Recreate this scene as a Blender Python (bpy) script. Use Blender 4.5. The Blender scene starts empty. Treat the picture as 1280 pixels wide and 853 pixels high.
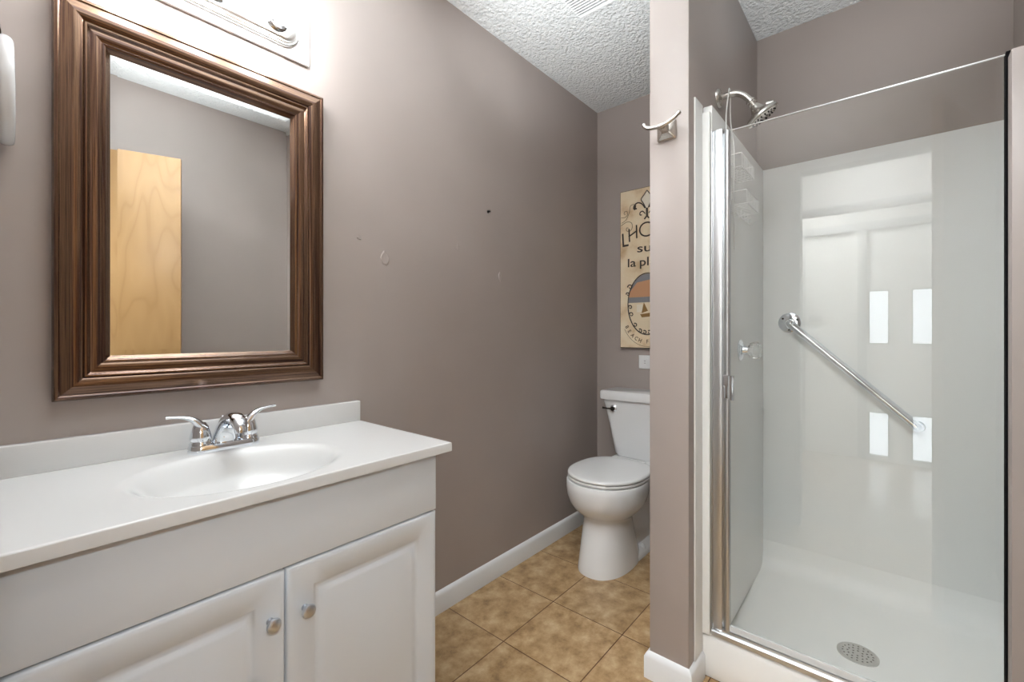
import bpy, bmesh, math, random
from mathutils import Vector, Matrix
PI = math.pi
random.seed(4)
S = bpy.context.scene
COL = S.collection

# ------------------------------------------------------------------ camera, world, lights, exposure
cam_d = bpy.data.cameras.new('camera')
cam = bpy.data.objects.new('camera', cam_d)
COL.objects.link(cam)
cam.location = (0, 0, 1.1047)
cam.rotation_euler = (PI/2, 0, math.radians(40.5105 - 90))
cam_d.sensor_width = 36
cam_d.lens = 552.62/1280*36
cam_d.shift_y = -(426.5 - 415.54)/1280
cam_d.clip_start = 0.01
S.camera = cam

S.view_settings.view_transform = 'Standard'
S.view_settings.look = 'None'
S.view_settings.gamma = 1.0
S.view_settings.use_curve_mapping = False
S.view_settings.exposure = 0.1

P_DAY, P_HALL, P_FILL, P_BULB = 7.0, 114.0, 245.0, 46.0

w = bpy.data.worlds.new('world')
S.world = w
w.use_nodes = True
bgn = w.node_tree.nodes['Background']
bgn.inputs[0].default_value = (0.86, 0.93, 1.0, 1)
bgn.inputs[1].default_value = P_DAY


def light(name, kind, loc, power, color=(1, 1, 1), rot=(0, 0, 0), **kw):
    d = bpy.data.lights.new(name, kind)
    d.energy = power
    d.color = color
    for k, v in kw.items():
        setattr(d, k, v)
    o = bpy.data.objects.new(name, d)
    COL.objects.link(o)
    o.location = loc
    o.rotation_euler = rot
    return o


# added unseen fill spots: four aimed at the ceiling, two direct
def fill_spot(name, loc, aim, power, angle, color=(0.92, 0.975, 1.0), soft=0.05):
    d = Vector(aim) - Vector(loc)
    light(name, 'SPOT', loc, power, color, d.to_track_quat('-Z', 'Y').to_euler(),
          spot_size=math.radians(angle), spot_blend=1.0, shadow_soft_size=soft)


fill_spot('bounce_fill', (0.55, 0.70, 1.60), (0.55, 0.70, 2.44), P_FILL, 96)
fill_spot('bounce_fill_near', (0.50, 0.42, 1.45), (0.50, 0.42, 2.44), P_FILL*0.60, 100)
fill_spot('bounce_fill_far', (1.05, 0.80, 1.75), (1.55, 0.97, 2.44), 36.0, 84)
fill_spot('bounce_fill_shower', (1.10, -0.10, 1.55), (1.95, 0.10, 2.44), 34.0, 64)
fill_spot('doorway_fill', (0.05, 0.10, 2.43), (2.00, 0.10, 0.30), 66.0, 70, (0.94, 0.98, 1.0), 0.04)
fill_spot('cabinet_fill', (0.02, -0.06, 1.36), (0.42, 0.90, 0.45), 14.0, 76, (0.86, 0.95, 1.0), 0.05)


# ------------------------------------------------------------------ materials
def new_mat(name):
    m = bpy.data.materials.new(name)
    m.use_nodes = True
    nt = m.node_tree
    return m, nt, nt.nodes['Principled BSDF']


def lin(r, g, b):
    f = lambda c: (c/255/12.92) if c/255 <= 0.04045 else ((c/255 + 0.055)/1.055)**2.4
    return (f(r), f(g), f(b), 1)


def simple(name, color, rough=0.5, metal=0.0, coat=0.0, ior=1.5):
    m, nt, p = new_mat(name)
    p.inputs['Base Color'].default_value = color
    p.inputs['Roughness'].default_value = rough
    p.inputs['Metallic'].default_value = metal
    p.inputs['IOR'].default_value = ior
    if coat:
        p.inputs['Coat Weight'].default_value = coat
        p.inputs['Coat Roughness'].default_value = 0.05
    return m


def noise_bump(nt, p, scale, strength, dist=0.002, detail=3, mapping=None, rough=0.5):
    tc = nt.nodes.new('ShaderNodeTexCoord')
    n = nt.nodes.new('ShaderNodeTexNoise')
    n.inputs['Scale'].default_value = scale
    n.inputs['Detail'].default_value = detail
    n.inputs['Roughness'].default_value = rough
    src = tc.outputs['Object']
    if mapping:
        mp = nt.nodes.new('ShaderNodeMapping')
        mp.inputs['Scale'].default_value = mapping
        nt.links.new(src, mp.inputs[0])
        src = mp.outputs[0]
    nt.links.new(src, n.inputs['Vector'])
    b = nt.nodes.new('ShaderNodeBump')
    b.inputs['Strength'].default_value = strength
    b.inputs['Distance'].default_value = dist
    nt.links.new(n.outputs['Fac'], b.inputs['Height'])
    nt.links.new(b.outputs[0], p.inputs['Normal'])
    return n, b


def ramp(nt, src, stops):
    r = nt.nodes.new('ShaderNodeValToRGB')
    e = r.color_ramp.elements
    while len(e) < len(stops):
        e.new(0.5)
    for el, (pos, c) in zip(e, stops):
        el.position = pos
        el.color = c
    nt.links.new(src, r.inputs[0])
    return r


M = {}
# painted walls
m, nt, p = new_mat('taupe_wall_paint')
n, b = noise_bump(nt, p, 9, 0.05, 0.004, 6)
n2 = nt.nodes.new('ShaderNodeTexNoise'); n2.inputs['Scale'].default_value = 2.5; n2.inputs['Detail'].default_value = 4
tc = nt.nodes.new('ShaderNodeTexCoord'); nt.links.new(tc.outputs['Object'], n2.inputs['Vector'])
r = ramp(nt, n2.outputs['Fac'], [(0.3, (0.350, 0.301, 0.277, 1)), (0.7, (0.378, 0.326, 0.300, 1))])
nt.links.new(r.outputs[0], p.inputs['Base Color'])
p.inputs['Roughness'].default_value = 0.38
M['wall'] = m
# textured ceiling
m, nt, p = new_mat('stippled_ceiling')
p.inputs['Base Color'].default_value = (0.80, 0.81, 0.81, 1)
p.inputs['Roughness'].default_value = 0.9
n, b = noise_bump(nt, p, 62, 1.0, 0.016, 5, rough=0.6)
mx = nt.nodes.new('ShaderNodeTexVoronoi'); mx.inputs['Scale'].default_value = 80
nt.links.new(nt.nodes['Texture Coordinate'].outputs['Object'], mx.inputs['Vector'])
ad = nt.nodes.new('ShaderNodeMath'); ad.operation = 'MULTIPLY_ADD'; ad.inputs[1].default_value = -0.35
nt.links.new(mx.outputs['Distance'], ad.inputs[0]); nt.links.new(n.outputs['Fac'], ad.inputs[2])
nt.links.new(ad.outputs[0], b.inputs['Height'])
M['ceiling'] = m
# floor tile
TS, TX, TY = 0.3067, 1.4875, 1.0489
m, nt, p = new_mat('tan_floor_tile')
tc = nt.nodes.new('ShaderNodeTexCoord')
mp = nt.nodes.new('ShaderNodeMapping')
mp.inputs['Location'].default_value = (-TX/TS, -TY/TS, 0)
mp.inputs['Scale'].default_value = (1/TS, 1/TS, 1)
nt.links.new(tc.outputs['Object'], mp.inputs[0])
bk = nt.nodes.new('ShaderNodeTexBrick')
bk.offset = 0; bk.squash = 1
bk.inputs['Scale'].default_value = 1
bk.inputs['Brick Width'].default_value = 1
bk.inputs['Row Height'].default_value = 1
bk.inputs['Mortar Size'].default_value = 0.0065
bk.inputs['Mortar Smooth'].default_value = 0.25
bk.inputs['Color1'].default_value = (0.85, 0.85, 0.85, 1)
bk.inputs['Color2'].default_value = (1.0, 1.0, 1.0, 1)
bk.inputs['Mortar'].default_value = (1, 1, 1, 1)
nt.links.new(mp.outputs[0], bk.inputs['Vector'])
n1 = nt.nodes.new('ShaderNodeTexNoise'); n1.inputs['Scale'].default_value = 15; n1.inputs['Detail'].default_value = 9; n1.inputs['Roughness'].default_value = 0.68
nt.links.new(tc.outputs['Object'], n1.inputs['Vector'])
r1 = ramp(nt, n1.outputs['Fac'], [(0.28, lin(122, 94, 62)), (0.47, lin(170, 138, 98)), (0.62, lin(194, 166, 128)), (0.78, lin(214, 190, 158))])
mul = nt.nodes.new('ShaderNodeMix'); mul.data_type = 'RGBA'; mul.blend_type = 'MULTIPLY'
mul.inputs[0].default_value = 1
nt.links.new(r1.outputs[0], mul.inputs[6]); nt.links.new(bk.outputs['Color'], mul.inputs[7])
mg = nt.nodes.new('ShaderNodeMix'); mg.data_type = 'RGBA'
nt.links.new(bk.outputs['Fac'], mg.inputs[0]); nt.links.new(mul.outputs[2], mg.inputs[6])
mg.inputs[7].default_value = lin(92, 58, 26)
nt.links.new(mg.outputs[2], p.inputs['Base Color'])
p.inputs['Roughness'].default_value = 0.42
bp_ = nt.nodes.new('ShaderNodeBump'); bp_.inputs['Strength'].default_value = 0.5; bp_.inputs['Distance'].default_value = 0.002; bp_.invert = True
nt.links.new(bk.outputs['Fac'], bp_.inputs['Height'])
bp2 = nt.nodes.new('ShaderNodeBump'); bp2.inputs['Strength'].default_value = 0.15; bp2.inputs['Distance'].default_value = 0.003
nt.links.new(n1.outputs['Fac'], bp2.inputs['Height']); nt.links.new(bp_.outputs[0], bp2.inputs['Normal'])
nt.links.new(bp2.outputs[0], p.inputs['Normal'])
M['tile'] = m


def wood(name, mapping, stops, scale=1.0, rough=0.3, metal=0.0, coat=0.0, wave=False):
    m, nt, p = new_mat(name)
    tc = nt.nodes.new('ShaderNodeTexCoord')
    mp = nt.nodes.new('ShaderNodeMapping'); mp.inputs['Scale'].default_value = mapping
    nt.links.new(tc.outputs['Object'], mp.inputs[0])
    n = nt.nodes.new('ShaderNodeTexNoise'); n.inputs['Scale'].default_value = scale; n.inputs['Detail'].default_value = 6
    n.inputs['Roughness'].default_value = 0.65
    nt.links.new(mp.outputs[0], n.inputs['Vector'])
    src = n.outputs['Fac']
    if wave:
        wv = nt.nodes.new('ShaderNodeMath'); wv.operation = 'PINGPONG'; wv.inputs[1].default_value = 0.5
        k = nt.nodes.new('ShaderNodeMath'); k.operation = 'MULTIPLY'; k.inputs[1].default_value = 9
        n.inputs['Detail'].default_value = 2
        nt.links.new(src, k.inputs[0]); nt.links.new(k.outputs[0], wv.inputs[0])
        k2 = nt.nodes.new('ShaderNodeMath'); k2.operation = 'MULTIPLY'; k2.inputs[1].default_value = 2
        nt.links.new(wv.outputs[0], k2.inputs[0])
        src = k2.outputs[0]
    r = ramp(nt, src, stops)
    nt.links.new(r.outputs[0], p.inputs['Base Color'])
    p.inputs['Roughness'].default_value = rough
    p.inputs['Metallic'].default_value = metal
    if coat:
        p.inputs['Coat Weight'].default_value = coat
        p.inputs['Coat Roughness'].default_value = 0.12
    return m


fr = [(0.32, lin(38, 20, 15)), (0.45, lin(76, 48, 35)), (0.54, lin(122, 94, 70)), (0.62, lin(58, 34, 25)), (0.76, lin(148, 122, 94))]
M['frame_h'] = wood('bronze_wood_across', (1.2, 140, 140), fr, 1.4, 0.27, 0.75, 0.5)
M['frame_v'] = wood('bronze_wood_upright', (140, 140, 1.2), fr, 1.4, 0.27, 0.75, 0.5)
M['birch'] = wood('birch_veneer', (3.0, 3.0, 0.7), [(0.0, lin(154, 119, 76)), (0.25, lin(161, 126, 82)), (1.0, lin(166, 131, 87))], 1.6, 0.35, wave=True)
M['porcelain'] = simple('white_porcelain', (0.80, 0.80, 0.80, 1), 0.08, ior=1.52)
M['plastic'] = simple('white_seat_plastic', (0.80, 0.80, 0.795, 1), 0.16)
M['marble'] = simple('white_cultured_marble', (0.66, 0.655, 0.645, 1), 0.2)
M['fiberglass'] = simple('white_fiberglass', (0.86, 0.86, 0.845, 1), 0.34, ior=1.3)
m, nt, p = new_mat('white_thermofoil'); p.inputs['Base Color'].default_value = (0.73, 0.775, 0.83, 1); p.inputs['Roughness'].default_value = 0.33
noise_bump(nt, p, 260, 0.03, 0.001, 2)
M['cabinet'] = m
m, nt, p = new_mat('white_trim_paint'); p.inputs['Base Color'].default_value = (0.74, 0.75, 0.76, 1); p.inputs['Roughness'].default_value = 0.35
noise_bump(nt, p, 40, 0.06, 0.002, 3)
M['trim'] = m
M['dark'] = simple('gap_shade_black', (0.012, 0.012, 0.012, 1), 0.8)  # near-black painted in for the shade in gaps, openings and slots
M['chrome'] = simple('polished_chrome', (0.78, 0.81, 0.85, 1), 0.07, 1.0)
m, nt, p = new_mat('brushed_nickel'); p.inputs['Base Color'].default_value = (0.62, 0.59, 0.55, 1); p.inputs['Metallic'].default_value = 1; p.inputs['Roughness'].default_value = 0.27
noise_bump(nt, p, 30, 0.05, 0.001, 2, (1, 1, 30))
M['nickel'] = m
M['knob'] = simple('satin_chrome_knob', (0.56, 0.60, 0.66, 1), 0.32, 1.0)
M['satin'] = simple('satin_silver', (0.80, 0.79, 0.77, 1), 0.3, 1.0)
m, nt, p = new_mat('aluminium'); p.inputs['Base Color'].default_value = (0.58, 0.59, 0.60, 1); p.inputs['Metallic'].default_value = 1; p.inputs['Roughness'].default_value = 0.32
noise_bump(nt, p, 30, 0.06, 0.001, 2, (8, 8, 0.3))
M['aluminium'] = m
M['bronze_dark'] = simple('oil_rubbed_bronze', (0.035, 0.03, 0.025, 1), 0.3, 0.7)
M['mirror'] = simple('mirror_silver', (0.90, 0.92, 0.92, 1), 0.0, 1.0)
M['drain'] = simple('grey_drain_metal', (0.55, 0.545, 0.53, 1), 0.35, 0.6)
M['hole'] = simple('drain_hole_grey', (0.10, 0.10, 0.10, 1), 0.7)
M['rubber'] = simple('black_rubber', (0.006, 0.005, 0.006, 1), 0.95, ior=1.2)
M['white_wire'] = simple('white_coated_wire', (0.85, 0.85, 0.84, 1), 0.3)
M['white_metal'] = simple('white_enamel', (0.86, 0.86, 0.86, 1), 0.35)
M['black_edge'] = simple('black_painted_edge', (0.012, 0.010, 0.008, 1), 0.5)
M['ink'] = simple('dark_brown_ink', lin(58, 46, 38), 0.6)
M['ink_soft'] = simple('faded_ink', lin(104, 84, 64), 0.6)
M['sky_ink'] = simple('grey_blue_ink', lin(128, 128, 132), 0.6)
M['roof_ink'] = simple('terracotta_ink', lin(196, 146, 108), 0.6)
M['sand_ink'] = simple('pale_sand_ink', lin(226, 208, 178), 0.6)
M['sail_ink'] = simple('brown_sail_ink', lin(140, 104, 54), 0.6)
M['cream_ink'] = simple('cream_ink', lin(232, 222, 204), 0.6)
M['hall_wall'] = simple('white_hall_paint', (0.80, 0.79, 0.76, 1), 0.5)
M['hall_floor'] = wood('hall_floorboards', (30, 1.5, 1), [(0.3, lin(150, 130, 110)), (0.7, lin(186, 168, 148))], 1.2, 0.18)
M['hall_trim'] = simple('grey_white_trim', (0.42, 0.42, 0.41, 1), 0.4)
# parchment of the sign
m, nt, p = new_mat('aged_parchment')
tc = nt.nodes.new('ShaderNodeTexCoord')
n = nt.nodes.new('ShaderNodeTexNoise'); n.inputs['Scale'].default_value = 11; n.inputs['Detail'].default_value = 6
nt.links.new(tc.outputs['Object'], n.inputs['Vector'])
r = ramp(nt, n.outputs['Fac'], [(0.3, lin(204, 170, 128)), (0.48, lin(230, 208, 174)), (0.75, lin(240, 226, 200))])
nt.links.new(r.outputs[0], p.inputs['Base Color']); p.inputs['Roughness'].default_value = 0.5
M['parchment'] = m
# clear pane: a transparent slab whose two faces reflect
def glass(name, tint, rough=0.0, ior=1.52):
    m = bpy.data.materials.new(name); m.use_nodes = True
    nt = m.node_tree; nt.nodes.clear()
    out = nt.nodes.new('ShaderNodeOutputMaterial'); mixn = nt.nodes.new('ShaderNodeMixShader')
    tr = nt.nodes.new('ShaderNodeBsdfTransparent'); gl = nt.nodes.new('ShaderNodeBsdfGlossy')
    # Schlick reflectance from the angle to the pane, the same on its near and far face
    geo = nt.nodes.new('ShaderNodeNewGeometry')
    dot = nt.nodes.new('ShaderNodeVectorMath'); dot.operation = 'DOT_PRODUCT'
    nt.links.new(geo.outputs['Normal'], dot.inputs[0]); nt.links.new(geo.outputs['Incoming'], dot.inputs[1])

    def mth(op, a, b=None):
        k = nt.nodes.new('ShaderNodeMath'); k.operation = op
        for i, v in enumerate((a, b)):
            if v is None:
                continue
            if hasattr(v, 'is_linked'):
                nt.links.new(v, k.inputs[i])
            else:
                k.inputs[i].default_value = v
        return k.outputs[0]
    f0 = ((ior - 1)/(ior + 1))**2
    fz = mth('ADD', mth('MULTIPLY', mth('POWER', mth('SUBTRACT', 1.0, mth('ABSOLUTE', dot.outputs['Value'])), 5.0), 1 - f0), f0)
    tr.inputs[0].default_value = tint; gl.inputs[0].default_value = (1, 1, 1, 1); gl.inputs['Roughness'].default_value = rough
    nt.links.new(fz, mixn.inputs[0])
    nt.links.new(tr.outputs[0], mixn.inputs[1]); nt.links.new(gl.outputs[0], mixn.inputs[2])
    nt.links.new(mixn.outputs[0], out.inputs[0])
    return m
M['glass'] = glass('shower_glass', (0.985, 0.99, 0.985, 1), 0.0, 1.5)
m, nt, p = new_mat('clear_acrylic'); p.inputs['Base Color'].default_value = (0.95, 0.96, 0.96, 1); p.inputs['Roughness'].default_value = 0.03; p.inputs['Transmission Weight'].default_value = 0.9
M['acrylic'] = m
m, nt, p = new_mat('frosted_acrylic'); p.inputs['Base Color'].default_value = (0.92, 0.93, 0.93, 1); p.inputs['Roughness'].default_value = 0.15; p.inputs['Transmission Weight'].default_value = 0.45
M['frosted'] = m


def emis(name, color, strength):
    m, nt, p = new_mat(name)
    p.inputs['Base Color'].default_value = (0.9, 0.9, 0.9, 1)
    p.inputs['Emission Color'].default_value = color
    p.inputs['Emission Strength'].default_value = strength
    return m


M['bulb'] = emis('lit_bulb', (0.95, 0.975, 1.0, 1), P_BULB)
M['diffuser_fill'] = emis('fill_diffuser_far', (0.96, 0.985, 1.0, 1), P_HALL*2.2)  # for the added far light, stronger to lift its end of the hall
M['diffuser'] = emis('lit_diffuser', (0.96, 0.985, 1.0, 1), P_HALL)

# ------------------------------------------------------------------ geometry helpers
ROOT = {}


def thing(name, label, cat, loc, group=None):
    o = bpy.data.objects.new(name, None)
    o.empty_display_size = 0.05
    COL.objects.link(o)
    o.location = loc
    o['label'] = label
    o['category'] = cat
    if group:
        o['group'] = group
    ROOT[o.name] = Vector(loc)
    return o


def rootloc(o):
    while o.parent:
        o = o.parent
    return ROOT[o.name]


def mk(name, bm, mat, parent=None, loc=None, smooth=35, label=None):
    """links the bmesh (given in world coordinates) as one mesh object"""
    org = rootloc(parent) if parent else Vector(loc or (0, 0, 0))
    bmesh.ops.translate(bm, verts=bm.verts, vec=-org)
    bmesh.ops.recalc_face_normals(bm, faces=bm.faces)
    me = bpy.data.meshes.new(name)
    bm.to_mesh(me)
    bm.free()
    if mat:
        me.materials.append(mat)
    if smooth:
        for q in me.polygons:
            q.use_smooth = True
        me.set_sharp_from_angle(angle=math.radians(smooth))
    o = bpy.data.objects.new(name, me)
    COL.objects.link(o)
    if parent:
        o.parent = parent
    else:
        o.location = org
        ROOT[o.name] = org
    if label:
        o['label'] = label
    return o


def tag(o, label, cat, group=None, kind=None):
    o['label'] = label
    o['category'] = cat
    if group:
        o['group'] = group
    if kind:
        o['kind'] = kind
    return o


def struct(o, label=None, cat=None):
    o['kind'] = 'structure'
    if label:
        o['label'] = label
    if cat:
        o['category'] = cat
    return o


def merge(bm, src):
    me = bpy.data.meshes.new('tmp')
    src.to_mesh(me)
    src.free()
    bm.from_mesh(me)
    bpy.data.meshes.remove(me)


def box(bm, lo, hi, bev=0.0, seg=2):
    t = bmesh.new()
    bmesh.ops.create_cube(t, size=1)
    c = [(a + b)/2 for a, b in zip(lo, hi)]
    s = [abs(b - a) for a, b in zip(lo, hi)]
    for v in t.verts:
        v.co = Vector([v.co[i]*s[i] + c[i] for i in range(3)])
    if bev:
        bmesh.ops.bevel(t, geom=list(t.edges), offset=bev, segments=seg, affect='EDGES', profile=0.5)
    merge(bm, t)
    return bm


def B(lo, hi, bev=0.0, seg=2):
    return box(bmesh.new(), lo, hi, bev, seg)


def loft(bm, rings, closed=True, cap=True):
    vs = [[bm.verts.new(p) for p in r] for r in rings]
    n = len(rings[0])
    for a, b in zip(vs, vs[1:]):
        for i in range(n if closed else n - 1):
            j = (i + 1) % n
            bm.faces.new((a[i], a[j], b[j], b[i]))
    if cap and closed:
        bm.faces.new(vs[0][::-1])
        bm.faces.new(vs[-1])
    return bm


def tube(bm, pts, rad, n=12, squash=None):
    """swept round bar; rad: number or list; squash: (width, height) factors per point list"""
    pts = [Vector(p) for p in pts]
    if not hasattr(rad, '__len__'):
        rad = [rad]*len(pts)
    rings = []
    up = None
    for i, p in enumerate(pts):
        d = (pts[min(i + 1, len(pts) - 1)] - pts[max(i - 1, 0)]).normalized()
        if up is None:
            up = Vector((0, 0, 1)) if abs(d.z) < 0.9 else Vector((1, 0, 0))
        s = d.cross(up)
        if s.length < 1e-6:
            s = d.cross(Vector((0, 1, 0)))
        s.normalize()
        u = s.cross(d).normalized()
        up = u
        a, b = (squash[i] if squash else (1, 1))
        rings.append([p + (s*math.cos(t)*a + u*math.sin(t)*b)*rad[i] for t in [2*PI*k/n for k in range(n)]])
    return loft(bm, rings)


def spline(pts, n=8):
    pts = [Vector(p) for p in pts]
    out = []
    for i in range(len(pts) - 1):
        p0, p1, p2, p3 = pts[max(i - 1, 0)], pts[i], pts[i + 1], pts[min(i + 2, len(pts) - 1)]
        for k in range(n):
            t = k/n
            out.append(0.5*((2*p1) + (p2 - p0)*t + (2*p0 - 5*p1 + 4*p2 - p3)*t*t + (3*p1 - p0 - 3*p2 + p3)*t**3))
    out.append(pts[-1])
    return out


def lathe(bm, prof, origin, axis=(0, 0, 1), n=32, start=None):
    """prof: list of (radius, height along axis)"""
    ax = Vector(axis).normalized()
    a = ax.orthogonal().normalized()
    b = ax.cross(a)
    o = Vector(origin)
    rings = [[o + ax*h + (a*math.cos(t) + b*math.sin(t))*max(r, 1e-5) for t in [2*PI*k/n for k in range(n)]] for r, h in prof]
    return loft(bm, rings)


def prism(bm, poly, d0, d1, plane='yz'):
    """extrude a 2D polygon; plane 'yz' extrudes along x, 'xz' along y, 'xy' along z"""
    def P(q, d):
        return {'yz': (d, q[0], q[1]), 'xz': (q[0], d, q[1]), 'xy': (q[0], q[1], d)}[plane]
    return loft(bm, [[P(q, d0) for q in poly], [P(q, d1) for q in poly]])


def sup(cx, cy, a, b, z, n=48, e=2.0):
    out = []
    for k in range(n):
        t = 2*PI*k/n
        c, s = math.cos(t), math.sin(t)
        out.append((cx + a*math.copysign(abs(c)**(2/e), c), cy + b*math.copysign(abs(s)**(2/e), s), z))
    return out


def rrect(x0, x1, y0, y1, r, n=6):
    out = []
    for cx, cy, a0 in ((x1 - r, y1 - r, 0), (x0 + r, y1 - r, PI/2), (x0 + r, y0 + r, PI), (x1 - r, y0 + r, 3*PI/2)):
        for k in range(n + 1):
            a = a0 + PI/2*k/n
            out.append((cx + r*math.cos(a), cy + r*math.sin(a)))
    return out


# ------------------------------------------------------------------ the room
YL, XB, XS, Y1, Y2, XSB, H = 1.3539, 2.384, 1.3645, 0.5859, 0.462, 2.2701, 2.44
YR, YSR = -0.37, -0.323          # right wall of the room, shower's right wall
T = 0.1
struct(mk('wall_left', B((-0.1, YL, 0), (XB + T, YL + T, H)), M['wall'], smooth=0))
struct(mk('wall_back', B((XB, YR - T, 0), (XB + T, YL, H)), M['wall'], smooth=0))
struct(mk('wall_right', B((-0.1, YR - T, 0), (XB, YR, H)), M['wall'], smooth=0))
struct(mk('wall_partition', B((XS, Y2, 0), (XB, Y1, H), 0.004, 2), M['wall']))
struct(mk('wall_shower_back', B((XSB, YR, 0), (XB, Y2, H)), M['wall'], smooth=0))
struct(mk('wall_shower_right', B((1.40, YR, 0), (XSB, YSR, H)), M['wall'], smooth=0))
bm = bmesh.new()
DY0, DY1, DZ = -0.335, 0.405, 2.02
box(bm, (-0.1, DY1, 0), (-0.002, YL, H)); box(bm, (-0.1, YR, 0), (-0.002, DY0, H)); box(bm, (-0.1, DY0, DZ), (-0.002, DY1, H))
struct(mk('wall_entrance', bm, M['wall'], smooth=0))
struct(mk('floor', B((-0.1, YR, -0.06), (XB, YL, 0)), M['tile'], smooth=0))
struct(mk('ceiling', B((-0.1, YR - T, H), (XB + T, YL + T, H + 0.06)), M['ceiling'], smooth=0))


def baseprof(th=0.013, h=0.0845):
    return [(0, 0), (th, 0), (th, h*0.80), (th*0.72, h*0.90), (th*0.35, h*0.97), (0, h)]


# baseboards: profile swept along the wall
def base_run(name, path, outward):
    """path: list of xy points; outward: per point offset direction"""
    rings = []
    for (x, y), (ox, oy) in zip(path, outward):
        rings.append([(x + ox*a, y + oy*a, z) for a, z in baseprof()])
    return struct(mk(name, loft(bmesh.new(), rings), M['trim'], smooth=30))


base_run('baseboard_left', [(0.76, YL), (XB, YL)], [(0, -1), (0, -1)])
base_run('baseboard_back', [(XB, YL - 0.0135), (XB, Y1)], [(-1, 0), (-1, 0)])
base_run('baseboard_partition', [(XB - 0.014, Y1), (XS, Y1), (XS, Y2), (1.478, Y2)], [(0, 1), (-1, 1), (-1, -1), (0, -1)])

# ------------------------------------------------------------------ vanity cabinet
VX0, VX1, VF, VT = 0.002, 0.757, 0.911, 0.79
van = thing('vanity_cabinet', 'white two-door vanity cabinet under the sink top', 'cabinet', (0.38, 1.12, 0))
bm = bmesh.new()
box(bm, (VX0, VF + 0.018, 0.0), (VX0 + 0.016, YL - 0.015, VT), 0.001)
box(bm, (VX1 - 0.016, VF + 0.018, 0.0), (VX1, YL - 0.015, VT), 0.001)
box(bm, (VX0 + 0.016, VF + 0.075, 0.0), (VX1 - 0.016, VF + 0.09, 0.10))
box(bm, (VX0 + 0.016, VF + 0.018, 0.10), (VX1 - 0.016, YL - 0.015, 0.116))
mk('carcass', bm, M['cabinet'], van)
mk('recess_shade', B((VX0 + 0.016, VF + 0.019, 0.116), (VX1 - 0.016, VF + 0.03, VT)), M['dark'], van, label='black board standing for the shade behind the doors')  # black board puts the shade of the door gaps into colour
mk('apron_panel', B((VX0, VF, 0.6385), (VX1, VF + 0.018, VT - 0.002), 0.0015), M['cabinet'], van)


def cab_door(x0, x1, z0, z1, kx, kz):
    """raised-panel door with an eased routed groove"""
    bm = bmesh.new()
    y = VF
    A = []   # rings from the outer back edge to the middle of the panel

    def ring(i, yy, r=0.0):
        if r == 0:
            pts = [(x0 + i, z0 + i), (x1 - i, z0 + i), (x1 - i, z1 - i), (x0 + i, z1 - i)]
            out = []
            for k in range(4):
                a, b = pts[k], pts[(k + 1) % 4]
                for t in range(8):
                    out.append((a[0] + (b[0] - a[0])*t/8, yy, a[1] + (b[1] - a[1])*t/8))
            return out
        return None
    st = 0.052
    prof = [(0.0, y + 0.018), (0.0, y + 0.003), (0.003, y), (0.011, y), (0.0125, y - 0.0), (st, y), (st + 0.004, y + 0.0045), (st + 0.010, y + 0.0058),
            (st + 0.016, y + 0.0045), (st + 0.022, y + 0.0015), (st + 0.028, y + 0.0005)]
    loft(bm, [ring(i, yy) for i, yy in prof])
    d = mk('door', bm, M['cabinet'], van, smooth=60)
    kb = bmesh.new()
    lathe(kb, [(0.007, 0), (0.0055, 0.003), (0.0045, 0.009), (0.006, 0.013), (0.0125, 0.016), (0.0138, 0.019), (0.0125, 0.0225), (0.009, 0.0245), (0.004, 0.0255), (0, 0.0257)], (kx, y, kz), (0, -1, 0), 28)
    mk('knob', kb, M['knob'], d)


cab_door(VX0 + 0.001, 0.3735, 0.105, 0.6335, 0.346, 0.545)
cab_door(0.378, VX1, 0.105, 0.6335, 0.413, 0.541)

# ------------------------------------------------------------------ vanity top with integral bowl
ZC = 0.813
CX0, CX1, CY0, CY1 = 0.002, 0.786, 0.885, YL - 0.0005
top = thing('integrated_sink', 'glossy white one-piece sink top with oval bowl on the vanity', 'sink', (0.39, 1.12, VT))
BX, BY, BA, BB, BD = 0.358, 1.076, 0.214, 0.174, 0.105


def sm(t):
    t = max(0, min(1, t))
    return t*t*(3 - 2*t)


def topz(x, y):
    e = math.sqrt(((x - BX)/BA)**2 + ((y - BY)/BB)**2)
    if e >= 1.0:
        return ZC
    q = 1 - e
    return ZC - BD*(1 - (1 - min(1, q*1.0))**2.4)*sm(q/0.30)*1.0


bm = bmesh.new()
nx, ny = 150, 96
xs = [CX0 + (CX1 - CX0)*i/nx for i in range(nx + 1)]
ys = [CY0 + (CY1 - CY0)*j/ny for j in range(ny + 1)]
g = [[bm.verts.new((x, y, topz(x, y))) for x in xs] for y in ys]
for j in range(ny):
    for i in range(nx):
        bm.faces.new((g[j][i], g[j][i + 1], g[j + 1][i + 1], g[j + 1][i]))
loop = [g[0][i] for i in range(nx + 1)] + [g[j][nx] for j in range(1, ny + 1)] + [g[ny][i] for i in range(nx - 1, -1, -1)] + [g[j][0] for j in range(ny - 1, 0, -1)]


def inset(v, off, z):
    x = min(max(v.co.x, CX0), CX1); y = v.co.y
    if abs(x - CX0) < 1e-6: x -= off
    if abs(x - CX1) < 1e-6: x += off
    if abs(y - CY0) < 1e-6: y -= off
    return bm.verts.new((x, y, z))


prev = loop
for off, z in ((0.0012, ZC - 0.0006), (0.002, ZC - 0.003), (0.002, VT)):
    cur = [inset(v, off, z) for v in loop]
    for k in range(len(loop)):
        k2 = (k + 1) % len(loop)
        bm.faces.new((prev[k], prev[k2], cur[k2], cur[k]))
    prev = cur
mk('countertop', bm, M['marble'], top, smooth=50)
mk('backsplash', B((CX0, YL - 0.021, ZC - 0.001), (0.788, YL - 0.0005, 0.878), 0.003, 3), M['marble'], top)
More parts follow.
